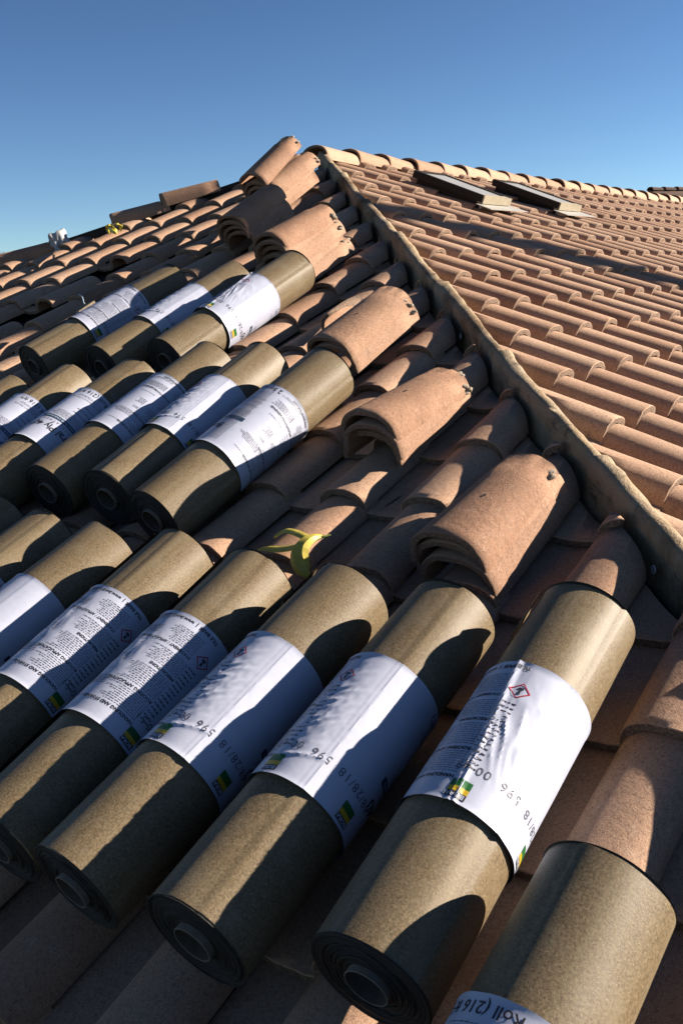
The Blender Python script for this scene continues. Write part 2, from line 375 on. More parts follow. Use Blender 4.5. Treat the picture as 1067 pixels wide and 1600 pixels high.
# ------------------------------------------------------------------ cap tiles (tapered barrel arches)
CL = 0.45
def arch_tile(name, seed, L=CL, a0=0.117, h0=0.112, a1=0.098, h1=0.094, th=0.018, rough=1.0, nseg=22, m=None):
    so = Vector((seed * 3.7, 8.1, 2.2)); V, F, FM = [], [], []; n = nseg + 1
    ys = [0, 0.004, 0.03, L * 0.35, L * 0.7, L - 0.075, L - 0.066, L - 0.003, L]
    def pt(i, y, off):
        ph = math.pi * (1 - i / nseg); f = y / L; a = a0 + (a1 - a0) * f; h = h0 + (h1 - h0) * f
        lip = -0.004 if y > L - 0.07 else 0
        x, z = a * math.copysign(abs(math.cos(ph)) ** 0.92, math.cos(ph)), h * max(math.sin(ph), 0) ** 0.74
        nx, nz = math.cos(ph) / a, math.sin(ph) / h; l = math.hypot(nx, nz)
        o = off + (lip if off >= 0 else 0); return x + nx / l * o, z + nz / l * o
    for j, y in enumerate(ys):
        for i in range(n):
            d = 0.0012 * noise.noise(Vector((i * 0.35, y * 12, 0)) + so) * rough
            if j in (0, len(ys) - 1): d -= 0.003
            x, z = pt(i, y, d); e = 0
            if j < 2 or j > len(ys) - 3: e = (0.0038 * noise.noise(Vector((i * 0.3, j // 4 * 7.0, 3)) + so) + 0.0022 * noise.noise(Vector((i * 1.1, j // 4 * 9.0, 1)) + so)) * rough
            V.append((x, y + e, z))
    for j in range(len(ys) - 1):
        for i in range(nseg):
            a = j * n + i; F.append((a, a + 1, a + n + 1, a + n)); FM.append(0)
    k = len(V)
    for y in (0.0015, L - 0.0015):
        for i in range(n):
            x, z = pt(i, y, -th * (1 + 0.14 * noise.noise(Vector((i * 0.4, y, 5)) + so))); V.append((x, y + 0.0035 * rough * noise.noise(Vector((i * 0.3, (0 if y < .1 else 7.0), 3)) + so), max(z, 0.0)))
    last = (len(ys) - 1) * n
    for i in range(nseg):
        F.append((i, k + i, k + i + 1, i + 1)); FM.append(1)
        F.append((k + i, k + n + i, k + n + i + 1, k + i + 1)); FM.append(0)
        F.append((last + i, last + i + 1, k + n + i + 1, k + n + i)); FM.append(1)
    for i in (0, nseg):
        col = [j * n + i for j in range(len(ys))] + [k + n + i, k + i]
        F.append(tuple(col if i else reversed(col))); FM.append(1)
    return mesh(name, V, F, [m or M_CAP, M_BUTT], FM, 50)
CAPS = [arch_tile("cap_tile", s) for s in range(5)]
RIDGE_CAPS = [arch_tile("ridge_cap", 20 + s, 0.48, 0.135, 0.118, 0.118, 0.102, 0.018, 0.7, m=M_TILE) for s in range(4)]

def lump(name, seed, size, m, sub=2, amp=0.35):
    bm = bmesh.new(); bmesh.ops.create_icosphere(bm, subdivisions=sub, radius=1); so = Vector((seed * 5.1, 1.3, 0))
    for v_ in bm.verts:
        d = 1 + amp * noise.noise(v_.co * 1.4 + so) + amp * 0.6 * noise.noise(v_.co * 3.5 + so); v_.co = Vector((v_.co.x * size[0], v_.co.y * size[1], v_.co.z * size[2])) * d
    me = bpy.data.meshes.new(name); bm.to_mesh(me); bm.free(); me.materials.append(m); me.polygons.foreach_set('use_smooth', [True] * len(me.polygons)); return me
MORTARS = [lump("mortar", s, (0.024, 0.020, 0.010), M_MORTAR, 3, 0.35) for s in range(4)]

# ridge caps in place along the right-hand ridge; the open wide end looks left
MR = Matrix(((0, 1, 0, 0), (-1, 0, 0, 0), (0, 0, 1, 0), (0, 0, 0, 1)))
for i in range(26):
    rr = random.Random(100 + i)
    mw = T(-0.10 + 0.425 * i + rr.gauss(0, 0.006), rr.gauss(0, 0.004), 0.038 + rr.gauss(0, 0.003)) @ MR @ Rz(rr.gauss(0, 0.02)) @ Rx(-0.045 + rr.gauss(0, 0.008))
    obj("ridge_cap", RIDGE_CAPS[i % 4], house, mw)
# caps left on the far hip
hd = Vector((-1, 1, -T_)).normalized(); hn = Vector((0, 0, 1)) - hd * hd.z; hn.normalize(); hx = (-hd).cross(hn)
MH = Matrix(((hx.x, -hd.x, hn.x, 0), (hx.y, -hd.y, hn.y, 0), (hx.z, -hd.z, hn.z, 0), (0, 0, 0, 1)))   # Y runs up the hip
KL = math.sqrt(2 + T_ * T_)
for i, (k, dz, yw, tl) in enumerate(((0.85, 0.082, 0.03, -0.03), (1.12, 0.058, -0.04, -0.03), (1.72, 0.035, 0.0, -0.03), (2.02, 0.035, 0.02, -0.03), (2.32, 0.035, 0.0, -0.03), (2.62, 0.035, -0.02, -0.03), (2.92, 0.035, 0.0, -0.03))):
    obj("hip_cap", CAPS[i % 5], house, MH @ T(0, -k * KL, dz) @ Rz(yw) @ Rx(tl))
v, f = box(-0.022, 0.022, -1.46 * KL, -0.10, -0.09, 0.098)
ob = obj("hip_board", bevelled("hip_board", (v, f), M_BOARD, 0.005), house, MH.copy()); ob['label'] = "bare dark hip board on the skyline"
obj("mortar_patch", lump("mortar_patch", 9, (0.105, 0.080, 0.130), M_PALEMORTAR, 4, 0.5), house, MH @ T(0.03, -1.40 * KL, 0.055))

# the stripped near hip: a cement-covered upstand with stains
def hip_upstand():
    d = Vector((-1, -1, -T_)).normalized(); up = Vector((0, 0, 1)) - d * d.z; up.normalize(); lat = HIPN
    prof = [(0.036, -0.12), (0.029, -0.03), (0.023, 0.040), (0.025, 0.072), (0.023, 0.090), (0.013, 0.103), (-0.004, 0.105), (-0.020, 0.098), (-0.030, 0.080), (-0.036, 0.045), (-0.048, 0.01), (-0.070, -0.06)]
    V, F = [], []; L = 11.6; st = 0.03; n = len(prof); m = int(L / st)
    for j in range(m + 1):
        s = -0.03 + j * st; w = (s % 0.92) / 0.92
        swell = 0.010 * (1 - w) + 0.006 * math.exp(-((w - 0.02) / 0.03) ** 2)
        shift = 0.014 * noise.noise(Vector((s * 0.9, 0, 4)))
        for i, (a, b) in enumerate(prof):
            nz = noise.noise(Vector((s * 4, i * 0.5, 0))) * 0.007 + noise.noise(Vector((s * 15, i * 1.3, 3))) * 0.005
            e = swell + nz
            a2 = a + (e if a > 0 else -e) * 0.7 + shift; b2 = b + (e if b > 0.05 else 0) + 0.012 * noise.noise(Vector((s * 1.6, 7, 0)))
            V.append(d * s + lat * a2 + up * b2)
    for j in range(m):
        for i in range(n - 1):
            a = j * n + i; F.append((a, a + n, a + n + 1, a + 1))
    F.append(tuple(range(n))); F.append(tuple(m * n + i for i in reversed(range(n))))
    me = mesh("hip_upstand", V, F, M_HIP, None, 70); return me
ob = obj("hip_upstand", hip_upstand(), house); ob['label'] = "stripped hip upstand of stained cement between the two slopes"
hd1 = Vector((-1, -1, -T_)).normalized()
def disc(name, r, m, t=0.003, seg=14):
    V = [(r * math.cos(2 * math.pi * i / seg), r * math.sin(2 * math.pi * i / seg), z) for z in (0, t) for i in range(seg)]
    F = [tuple(range(seg, 2 * seg))] + [(i, (i + 1) % seg, seg + (i + 1) % seg, seg + i) for i in range(seg)]
    return mesh(name, V, F, m, None, 40)
wm = disc("washer", 0.012, M_SCREW)
for s in (6.02, 3.05, 4.2):
    p = hd1 * s + HIPN * 0.040 + Vector((0, 0, 0.028)); obj("washer", wm, house, Matrix.Translation(p) @ HIPN.to_track_quat('Z', 'Y').to_matrix().to_4x4())

# skylights on the sunlit slope
def skylight(x0, x1, v0, v1, top, lab):
    sk = empty("skylight", MB @ T((x0 + x1) / 2, v0, 0), house); sk['label'] = lab
    w = (x1 - x0) / 2; l = v1 - v0
    def part(n, vf, m, bev=0.004): return obj(n, bevelled(n, vf, m, bev), sk)
    part("curb", box(-w + .03, w - .03, 0.03, l - .03, -0.03, top - 0.055), M_BRONZE)
    part("front_trim", box(-w + .028, w - .028, 0.012, 0.028, 0.05, top - 0.06), M_FLASH, 0.002)
    fr = merge(box(-w, -w + .04, 0, l, top - .055, top), box(w - .04, w, 0, l, top - .055, top), box(-w + .041, w - .041, l - .045, l, top - .055, top))
    part("frame", fr, M_BRONZE, 0.003)
    part("front_rail", box(-w + .001, w - .001, -0.006, 0.045, top - .060, top - 0.001), M_TRIM, 0.003)
    part("glass", box(-w + .041, w - .041, .046, l - .046, top - .03, top - 0.008), M_SKYGLASS, 0.002)
    ap = []
    V = [(-w - .06, 0.012, 0.115), (w + .06, 0.012, 0.115), (w + .08, -0.13, 0.118), (-w - .08, -0.13, 0.118)]
    V += [(a, b, c - 0.004) for a, b, c in V]
    obj("apron_flashing", mesh("apron_flashing", V, [(0, 3, 2, 1), (4, 5, 6, 7), (0, 1, 5, 4), (1, 2, 6, 5), (2, 3, 7, 6), (3, 0, 4, 7)], M_FLASH), sk)
    return sk
skylight(0.32, 0.76, -1.24, -0.60, 0.178, "skylight nearer the stripped hip")
skylight(1.64, 2.08, -1.24, -0.57, 0.178, "skylight farther along the ridge")

# ------------------------------------------------------------------ felt rolls
RL, RR = 0.914, 0.1113
LY0, LY1 = 0.285, 0.640
def roll_body(seed, r=RR, flap=0):
    rnd = random.Random(seed); n = 84; seam = 0.0; so = Vector((seed * 2.9, 0, 7))
    ys = [0, 0.0025, 0.03, 0.13, 0.3, 0.46, 0.62, 0.79, RL - 0.03, RL - 0.0025, RL]
    V, F, FM = [], [], []
    def rad(a, y):
        t = ((a - seam) % (2 * math.pi)) / (2 * math.pi)
        return r - 0.0036 * t + 0.0042 * noise.noise(Vector((math.cos(a) * 1.1, y * 2.2, math.sin(a) * 1.1)) + so) - 0.0030
    for j, y in enumerate(ys):
        for i in range(n):
            a = 2 * math.pi * i / n + seam + 1e-4 if i else seam + 1e-4
            rr = rad(a, y) - (0.0022 if j in (0, len(ys) - 1) else 0)
            V.append((rr * math.sin(a), y, rr * math.cos(a)))
    for j in range(len(ys) - 1):
        for i in range(n):
            a, b = j * n + i, j * n + (i + 1) % n; F.append((a, b, b + n, a + n)); FM.append(0)
    # telescoped end faces
    for end, y0, sg in ((0, 0.0, -1), (len(ys) - 1, RL, 1)):
        prev = [end * n + i for i in range(n)]; rings = 24
        for q in range(1, rings + 1):
            rq = r - (r - 0.040) * q / rings; k = len(V); wob = rnd.uniform(-0.0025, 0.003)
            for i in range(n):
                a = 2 * math.pi * i / n + seam
                yy = y0 + sg * (wob + 0.0012 * noise.noise(Vector((math.cos(a) * 1.5, q * 3.1, math.sin(a) * 1.5)) + so))
                V.append((rq * math.sin(a), yy, rq * math.cos(a)))
            for i in range(n):
                a, b = prev[i], prev[(i + 1) % n]; c, d = k + i, k + (i + 1) % n
                F.append((a, c, d, b) if sg < 0 else (a, b, d, c)); FM.append(1)
            prev = list(range(k, k + n))
    return mesh("felt_sheet", V, F, [M_FELT, M_ROLLEND], FM, 35)
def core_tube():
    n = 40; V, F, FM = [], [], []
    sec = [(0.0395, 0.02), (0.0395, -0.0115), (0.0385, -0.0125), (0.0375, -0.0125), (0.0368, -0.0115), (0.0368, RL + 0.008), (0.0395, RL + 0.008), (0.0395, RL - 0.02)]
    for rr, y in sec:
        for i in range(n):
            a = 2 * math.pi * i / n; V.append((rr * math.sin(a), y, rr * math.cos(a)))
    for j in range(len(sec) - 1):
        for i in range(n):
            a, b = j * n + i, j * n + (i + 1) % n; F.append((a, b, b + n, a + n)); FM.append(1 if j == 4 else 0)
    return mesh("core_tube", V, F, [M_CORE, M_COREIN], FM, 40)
CORE = core_tube()

def relief(phi, y, var):
    """how far the label paper stands off the roll; phi relative to the print (radians)"""
    d = math.degrees(phi); d = (d + 180) % 360 - 180
    off = 0.0016 + 0.0005 * noise.noise(Vector((phi * 1.7, y * 9, var * 5.0)))
    ed = min(y - LY0, LY1 - y)
    if ed < 0.012: off += 0.0022 * (1 - ed / 0.012) ** 2 * (0.5 + abs(noise.noise(Vector((phi * 2.0, 3.0 if y < 0.4 else 9.0, var * 2.0)))))
    if 45 <= d < 60: off += RR * (1 / math.cos(R(60 - d)) - 1) * (0.55 if var else 0.12)
    elif d < 45 and d > 39: off += 0.0008
    if var == 1:
        m = math.exp(-((d - 10) / 24) ** 2) * math.exp(-((y - 0.47) / 0.10) ** 2)
        ar = phi * RR; la, sb = (ar + y) * 0.707, (y - ar) * 0.707
        r_ = (1 - abs(noise.noise(Vector((la * 16, sb * 52, 1.0))))) ** 3 + 0.5 * (1 - abs(noise.noise(Vector((la * 44, sb * 80, 4.0))))) ** 3
        off += m * 0.0036 * r_
        off += 0.0022 * math.exp(-((y - 0.345 - 0.0006 * (d - 20)) / 0.004) ** 2) * (1 if 0 < d < 45 else 0)
    if var == 2:
        c = -16 + (0.64 - y) / 0.355 * 17; off += 0.0045 * math.exp(-((d - c) / 2.2) ** 2) + 0.003 * math.exp(-((d - c + 5 - 10 * (y - 0.3)) / 1.6) ** 2)
        m = math.exp(-((d - 8) / 22) ** 2) * math.exp(-((y - 0.46) / 0.09) ** 2)
        u = Vector((phi * 3.5, y * 20 + phi * 4, 3.0)); off += m * 0.0045 * (1 - abs(noise.noise(u))) ** 3
    if var == 3:
        m = math.exp(-((d + 95) / 28) ** 2) * math.exp(-((y - 0.50) / 0.08) ** 2)
        off += 0.0045 * m * max(0, noise.noise(Vector((phi * 6, y * 24, 8.0))) + 0.2)
    return off
def on_label(tx, Y, var, lift):
    phi = -tx / RR; r = RR + relief(phi, Y, var) + lift
    return (r * math.sin(phi), Y, r * math.cos(phi))
def label_mesh(var):
    n, m = 200, 72; V, F = [], []; so = var * 3.3
    for j in range(m + 1):
        for i in range(n):
            phi = 2 * math.pi * i / n; Y = LY0 + (LY1 - LY0) * j / m
            ed = 0.0012 * noise.noise(Vector((phi * 1.2, j // m * 4.0, so))) if j in (0, m) else 0
            r = RR + relief(phi, Y, var); V.append((r * math.sin(phi), Y + ed, r * math.cos(phi)))
    for j in range(m):
        for i in range(n):
            a, b = j * n + i, j * n + (i + 1) % n; F.append((a, b, b + n, a + n))
    return mesh("label", V, F, M_PAPER, None, 30)

# flat print: text and marks laid out in label space (tx along the reading direction, gy up = down the slope), then bent on to the roll
def text_mesh(body, size, embolden=0.0, spacing=1.0, align='LEFT'):
    cu = bpy.data.curves.new("t", 'FONT'); cu.body = body; cu.size = size; cu.offset = embolden; cu.space_character = spacing; cu.align_x = align; cu.resolution_u = 2
    o = bpy.data.objects.new("t", cu); COL.objects.link(o)
    bpy.context.view_layer.update()
    me = bpy.data.meshes.new_from_object(o.evaluated_get(bpy.context.evaluated_depsgraph_get()))
    bpy.data.objects.remove(o); bpy.data.curves.remove(cu); return me
class Print:
    def __init__(self): self.bm = bmesh.new()
    def text(self, body, tx, Y, size, mi=0, bold=0.0, spacing=1.0, align='LEFT'):
        me = text_mesh(body, size, bold, spacing, align); n0 = len(self.bm.verts); f0 = len(self.bm.faces)
        self.bm.from_mesh(me); self.bm.verts.ensure_lookup_table(); self.bm.faces.ensure_lookup_table()
        for v_ in self.bm.verts[n0:]: v_.co = Vector((tx + v_.co.x, Y - v_.co.y, 0))
        for f_ in self.bm.faces[f0:]: f_.material_index = mi
        bpy.data.meshes.remove(me)
    def poly(self, pts, mi=0, z=0.0):
        f_ = self.bm.faces.new([self.bm.verts.new((a, b, z)) for a, b in pts]); f_.material_index = mi
    def rect(self, t0, t1, y0, y1, mi=0, z=0.0): self.poly([(t0, y0), (t1, y0), (t1, y1), (t0, y1)], mi, z)
    def build(self, name, mats, var):
        bm = self.bm.copy()
        for ax, lo, hi, st in ((0, -0.5, 0.40, 0.006), (1, 0.28, 0.65, 0.009)):
            no = Vector((1, 0, 0)) if ax == 0 else Vector((0, 1, 0)); c = lo
            while c < hi:
                bmesh.ops.bisect_plane(bm, geom=bm.verts[:] + bm.edges[:] + bm.faces[:], plane_co=no * c, plane_no=no); c += st
        for v_ in bm.verts: v_.co = Vector(on_label(v_.co.x, v_.co.y, var, 0.0007 + v_.co.z))
        for f_ in bm.faces:
            f_.normal_update(); c = f_.calc_center_median()
            if f_.normal.dot(Vector((c.x, 0, c.z))) < 0: f_.normal_flip()
        me = bpy.data.meshes.new(name); bm.to_mesh(me); bm.free()
        for m in mats: me.materials.append(m)
        return me
def greek(P, t0, t1, y0, y1, step, rnd, h=0.0016, ragged=0.3, mi=1):
    y = y0
    while y < y1:
        t = t0; end = t1 - (t1 - t0) * ragged * rnd.random()
        while t < end:
            w = rnd.uniform(0.003, 0.012); P.rect(t, min(t + w, end), y, y + h * rnd.uniform(0.85, 1.15), mi); t += w + 0.0022
        y += step
def make_prints():
    rnd = random.Random(5)
    P = Print()
    P.text("Boral Ply 40", -0.212, 0.392, 0.042, 0, 0.0006, 0.95, 'RIGHT')
    P.text("U N D E R L A Y M E N T", -0.212, 0.416, 0.0155, 1, 0.0, 1.05, 'RIGHT')
    P.rect(-0.450, -0.205, 0.423, 0.441, 2)
    P.text("Professional Grade Underlayment", -0.215, 0.4355, 0.0125, 3, 0.0001, 1.0, 'RIGHT')
    greek(P, -0.445, -0.215, 0.449, 0.482, 0.0058, rnd, ragged=0.15)
    for y in (0.497, 0.520, 0.543): greek(P, -0.36, -0.29, y, y + 0.004, 0.006, rnd, 0.0030, 0.2, 0); greek(P, -0.445, -0.33, y + 0.008, y + 0.016, 0.0058, rnd)
    P.text("Limited Manufacturer's Warranty", -0.215, 0.580, 0.0115, 1, 0.0, 1.0, 'RIGHT')
    greek(P, -0.40, -0.215, 0.588, 0.600, 0.006, rnd)
    P.text("2 Square Roll (216 ft\u00b2)", -0.212, 0.628, 0.0275, 0, 0.0002, 1.0, 'RIGHT')
    # back panel
    P.text("HANDLING AND STORAGE", 0.022, 0.338, 0.0115, 0, 0.0004)
    greek(P, 0.022, 0.135, 0.345, 0.392, 0.0058, rnd)
    P.text("ROOFING APPLICATION", 0.022, 0.405, 0.0115, 0, 0.0004)
    greek(P, 0.022, 0.135, 0.412, 0.468, 0.0058, rnd)
    P.text("PRECAUTIONS", 0.022, 0.481, 0.0105, 0, 0.0004)
    greek(P, 0.022, 0.125, 0.488, 0.534, 0.0058, rnd)
    P.text("STATEMENT / APPLICATIONS", 0.030, 0.549, 0.0105, 0, 0.0003)
    greek(P, 0.030, 0.125, 0.556, 0.608, 0.0058, rnd)
    greek(P, -0.006, 0.02, 0.36, 0.53, 0.012, rnd, 0.003, 0.1, 0)
    P.text("TILE BASE  |  www.boralroof.com", 0.005, 0.630, 0.0135, 0, 0.0004)
    for y0, y1, a, b in ((0.335, 0.338, 0.15, 0.21), (0.378, 0.402, 0.142, 0.235), (0.425, 0.436, 0.15, 0.18), (0.455, 0.482, 0.15, 0.185), (0.520, 0.523, 0.15, 0.215), (0.562, 0.590, 0.142, 0.245), (0.612, 0.622, 0.145, 0.24)): greek(P, a, b, y0, y1, 0.0058, rnd, 0.002)
    P.text("WARNING!", 0.165, 0.552, 0.0125, 0, 0.0004)
    for k in range(7):
        t = 0.262 + k * 0.0062; y = 0.31
        while y < 0.60:
            w = rnd.uniform(0.004, 0.012); P.rect(t, t + 0.0020, y, y + w, 1); y += w + 0.0025
    S = []
    for clock in ("00:52", "00:47", "00:49", "00:51"):
        q = Print(); q.text("08/28/18  596  " + clock, -0.222, 0.372, 0.0265, 0, 0.0, 1.12); S.append(q)
    GG = []
    for t in (-0.198, -0.016):
        w = 0.036; G_ = Print(); GG.append(G_)
        G_.rect(t, t + w, 0.3165, 0.3330, 0); G_.rect(t, t + w, 0.3060, 0.3165, 1); G_.rect(t, t + w, 0.2925, 0.3060, 2)
        G_.text("BORAL", t + 0.0025, 0.3035, 0.0125, 3, 0.0003)
        for v_ in G_.bm.verts:
            if not any(f_.material_index < 3 for f_ in v_.link_faces): v_.co.z = 0.0004
        bmesh.ops.remove_doubles(G_.bm, verts=G_.bm.verts[:], dist=1e-5)
    H = Print(); c, y, r = 0.002, 0.565, 0.021; k = 0.0035
    o_ = [(c - r, y), (c, y - r), (c + r, y), (c, y + r)]; i_ = [(c - r + k, y), (c, y - r + k), (c + r - k, y), (c, y + r - k)]
    for q in range(4): H.poly([o_[q], o_[(q + 1) % 4], i_[(q + 1) % 4], i_[q]], 0)
    H.poly([(c - 0.003, y - 0.010), (c + 0.003, y - 0.010), (c + 0.0018, y + 0.002), (c - 0.0018, y + 0.002)], 1)
    H.poly([(c - 0.006, y + 0.003), (c + 0.006, y + 0.003), (c + 0.0045, y + 0.009), (c - 0.0045, y + 0.009)], 1)
    return P, S, GG, H
P_, S__, G__, H__ = make_prints()
# caption lettering on the mark sits just above its panel
VARS = {}
def variant(v_):
    if v_ not in VARS:
        VARS[v_] = (label_mesh(v_), P_.build("lettering", [M_INK, M_GREY, M_NAVY, M_PAPER], v_), S__[v_].build("date_stamp", [M_GREY], v_),
                    [q.build("logo", [M_GREEN, M_YELLOW, M_INK, M_PAPER], v_) for q in G__], H__.build("hazard_symbol", [M_RED, M_INK], v_))
    return VARS[v_]
BODIES = [roll_body(s) for s in range(5)]
def flap_mesh(seed, y0, y1, a0, a1, lift, m=M_FELT):
    """the loose free edge of the outer sheet, lifting off the roll; angles in degrees from the top, towards the left"""
    n, k = 12, 14; V, F = [], []; so = Vector((seed * 4.4, 0, 0))
    for j in range(k + 1):
        for i in range(n + 1):
            t = i / n; a = R(a0 + (a1 - a0) * t); y = y0 + (y1 - y0) * j / k
            rr = RR + 0.0006 + lift * t * t * (0.65 + 0.7 * abs(noise.noise(Vector((y * 2.2, 0, 0)) + so)))
            for q in (0.0, 0.0024): V.append(((rr + q) * math.sin(a), y, (rr + q) * math.cos(a)))
    w = 2 * (n + 1)
    for j in range(k):
        for i in range(n):
            a = j * w + 2 * i
            F.append((a + 1, a + w + 1, a + w + 3, a + 3)); F.append((a, a + 2, a + w + 2, a + w))
        a = j * w + 2 * n; F.append((a, a + 1, a + w + 1, a + w))
    for j in (0, k):
        for i in range(n):
            a = j * w + 2 * i; F.append((a, a + 1, a + 3, a + 2))
    return mesh("loose_flap", V, F, m, None, 40)

GR_R, GR_S, GR_T = "felt rolls in the nearest row", "felt rolls in the middle row", "felt rolls in the upper row"
# name, s0, w, n, yaw, tilt, print angle (deg), label variant, body, flap, label text, group
ROLLS = [
 (-6.373, -4.324, 0.2054, -0.035, 0.027, -170, 0, 0, None, "felt roll cut off by the bottom right corner, upper edge of its label just showing", GR_R),
 (-5.735, -4.076, 0.192, 0.014, -0.021, 12, 2, 1, (0.80, RL + .004, -50, -92, 0.030), "large felt roll with creased sunlit label, rightmost whole roll of the nearest row", GR_R),
 (-5.786, -3.747, 0.187, -0.016, -0.018, -14, 1, 2, None, "felt roll with crumpled label, second from the right among whole nearest-row rolls", GR_R),
 (-5.791, -3.431, 0.186, -0.059, 0.001, -9, 1, 3, (0.78, RL + .003, -50, -85, 0.018), "felt roll just below the large banana peel, rumpled label half in blue shade", GR_R),
 (-5.776, -3.174, 0.177, 0.005, -0.007, 72, 3, 4, (0.02, RL - .01, -38, -84, 0.012), "felt roll left of the banana peel, dense small print and dented label", GR_R),
 (-5.736, -2.860, 0.172, -0.005, 0.0, 77, 3, 0, (0.30, RL - .01, -40, -84, 0.010), "felt roll with flat densely printed label, fifth whole nearest-row roll from the right", GR_R),
 (-5.756, -2.526, 0.176, -0.050, -0.004, -22, 0, 1, None, "felt roll at the left edge of the frame, nearest row, navy band on its label", GR_R),
 (-5.724, -2.236, 0.1694, -0.030, -0.004, -60, 0, 2, None, "felt roll whose upper end and label corner show at the left edge, nearest row", GR_R),
 (-5.674, -1.952, 0.159, -0.004, 0.0, 40, 0, 3, None, "felt roll with only the tip of its upper end in frame, nearest row, far left", GR_R),
 (-4.654, -2.572, 0.183, -0.096, 0.043, 155, 0, 4, None, "felt roll with a broad bright label, rightmost of the middle row", GR_S),
 (-4.615, -2.339, 0.200, 0.012, 0.010, -10, 1, 0, None, "felt roll with wrinkled label and date stamp, second from the right in the middle row", GR_S),
 (-4.626, -2.049, 0.206, -0.021, 0.019, 118, 0, 1, None, "felt roll with sparsely printed label, third from the right in the middle row", GR_S),
 (-4.757, -1.784, 0.210, 0.022, 0.002, -112, 0, 2, None, "felt roll with the large product title facing up, fourth in the middle row", GR_S),
 (-4.813, -1.476, 0.206, 0.059, 0.007, -96, 0, 3, None, "felt roll at the left edge of the middle row, bold size line on its label", GR_S),
 (-4.928, -1.157, 0.210, -0.017, 0.0, 20, 0, 4, None, "felt roll mostly out of frame at the left end of the middle row", GR_S),
 (-3.604, -1.677, 0.190, -0.089, 0.025, 11, 2, 0, None, "felt roll with a fully sunlit torn-edged label, rightmost of the upper row", GR_T),
 (-3.711, -1.386, 0.202, -0.085, 0.011, -12, 1, 1, None, "felt roll with half-shaded stamped label, middle of the three upper-row rolls", GR_T),
 (-3.720, -0.929, 0.212, -0.128, 0.016, 80, 0, 2, (0.02, 0.28, -30, -75, 0.010), "felt roll with a ragged lower edge, leftmost of the three upper-row rolls", GR_T),
]
for i, (s0, w, nn, yaw, tilt, pa, var, body, flap, lab, grp) in enumerate(ROLLS):
    root = tag(empty("felt_roll", MA @ T(-w, s0, nn - 0.45 * math.sin(tilt)) @ Rz(yaw) @ Rx(tilt)), lab, "felt roll", grp)
    obj("felt_sheet", BODIES[body], root, Ry(R((-12, 62, 28, -20, 40, 15, -30, 30, 50, 96, 10, -15, 35, 20, 0, 70, -10, 30)[i])))
    obj("core_tube", CORE, root)
    lm_, le_, st_, lo_, hz_ = variant(var); spin = Ry(R(pa))
    lb = obj("label", lm_, root, spin)
    for nm, me in (("lettering", le_), ("date_stamp", st_), ("logo", lo_[0]), ("logo", lo_[1]), ("hazard_symbol", hz_)):
        o = obj(nm, me, lb)
        if nm in ("lettering", "date_stamp", "logo", "hazard_symbol"): o['kind'] = "stuff"
    if flap: obj("loose_flap", flap_mesh(i, *flap), root)

# ------------------------------------------------------------------ loose stacks of cap tiles
ORD = ["topmost", "second", "third", "fourth", "fifth", "sixth"]
STACKS = [  # s, w, n of the top tile, yaw, tilt, roll, count, step, where
 (-4.635, -3.609, 0.118, -0.064, -0.034, 0.008, 3, 0.034, "nearest stack, right behind the big rolls"),
 (-4.116, -3.050, 0.152, -0.085, -0.126, 0.081, 3, 0.040, "gaping stack in the middle, right of the middle-row rolls"),
 (-3.541, -2.509, 0.145, -0.087, 0.066, 0.098, 2, 0.036, "low stack touching the middle row's rightmost roll"),
 (-2.568, -1.514, 0.248, -0.065, 0.0, -0.057, 6, 0.036, "tall sunlit stack behind the upper-row rolls"),
 (-1.960, -0.740, 0.182, -0.002, 0.107, 0.018, 4, 0.036, "shaded stack left of the tall sunlit one"),
]
def cap_thing(mw, me, lab, grp, rnd, mortar=False, holes=True):
    o = tag(obj("cap_tile", me, None, mw), lab, "cap tile", grp)
    if mortar:
        for q in range(rnd.choice((1, 2, 3))):
            ph = rnd.uniform(0.25, 1.1); obj("mortar", MORTARS[rnd.randrange(4)], o, T(0.091 * math.cos(ph), CL - 0.022 + rnd.gauss(0, 0.010), 0.081 * math.sin(ph)) @ Rz(rnd.uniform(0, 3)) @ Ry(0.9 - ph))
    if holes: obj("nail_hole", HOLE, o, T(0.012, 0.20, 0.1035 + 0.0012))
    return o
HOLE = disc("nail_hole", 0.0042, M_ROLLEND, 0.0012, 10)
for si, (s0, w, n0, yaw, tilt, roll, cnt, step, where) in enumerate(STACKS):
    for i in range(cnt):
        rnd = random.Random(300 + si * 10 + i)
        dx, dy, dyaw = (0, 0, 0) if i == 0 else (rnd.gauss(0.007 * i, 0.004), rnd.gauss(-0.004, 0.010), rnd.gauss(0, 0.02))
        tl = tilt * (1 if i == 0 else 0.6)
        if si == 1 and i == 2: dx, dy, dyaw = -0.02, 0.012, 0.05
        mw = MA @ T(-w + dx, s0 + dy, n0 - step * i) @ Rz(yaw + dyaw) @ Rx(tl) @ Ry(roll * (1 if i == 0 else 0.5))
        pos = "bottom" if i == cnt - 1 else ORD[i]
        cap_thing(mw, CAPS[(si * 2 + i) % 5], f"{pos} cap tile of the {where}", "loose cap tiles stacked on the shaded slope", rnd, True, i == 0)
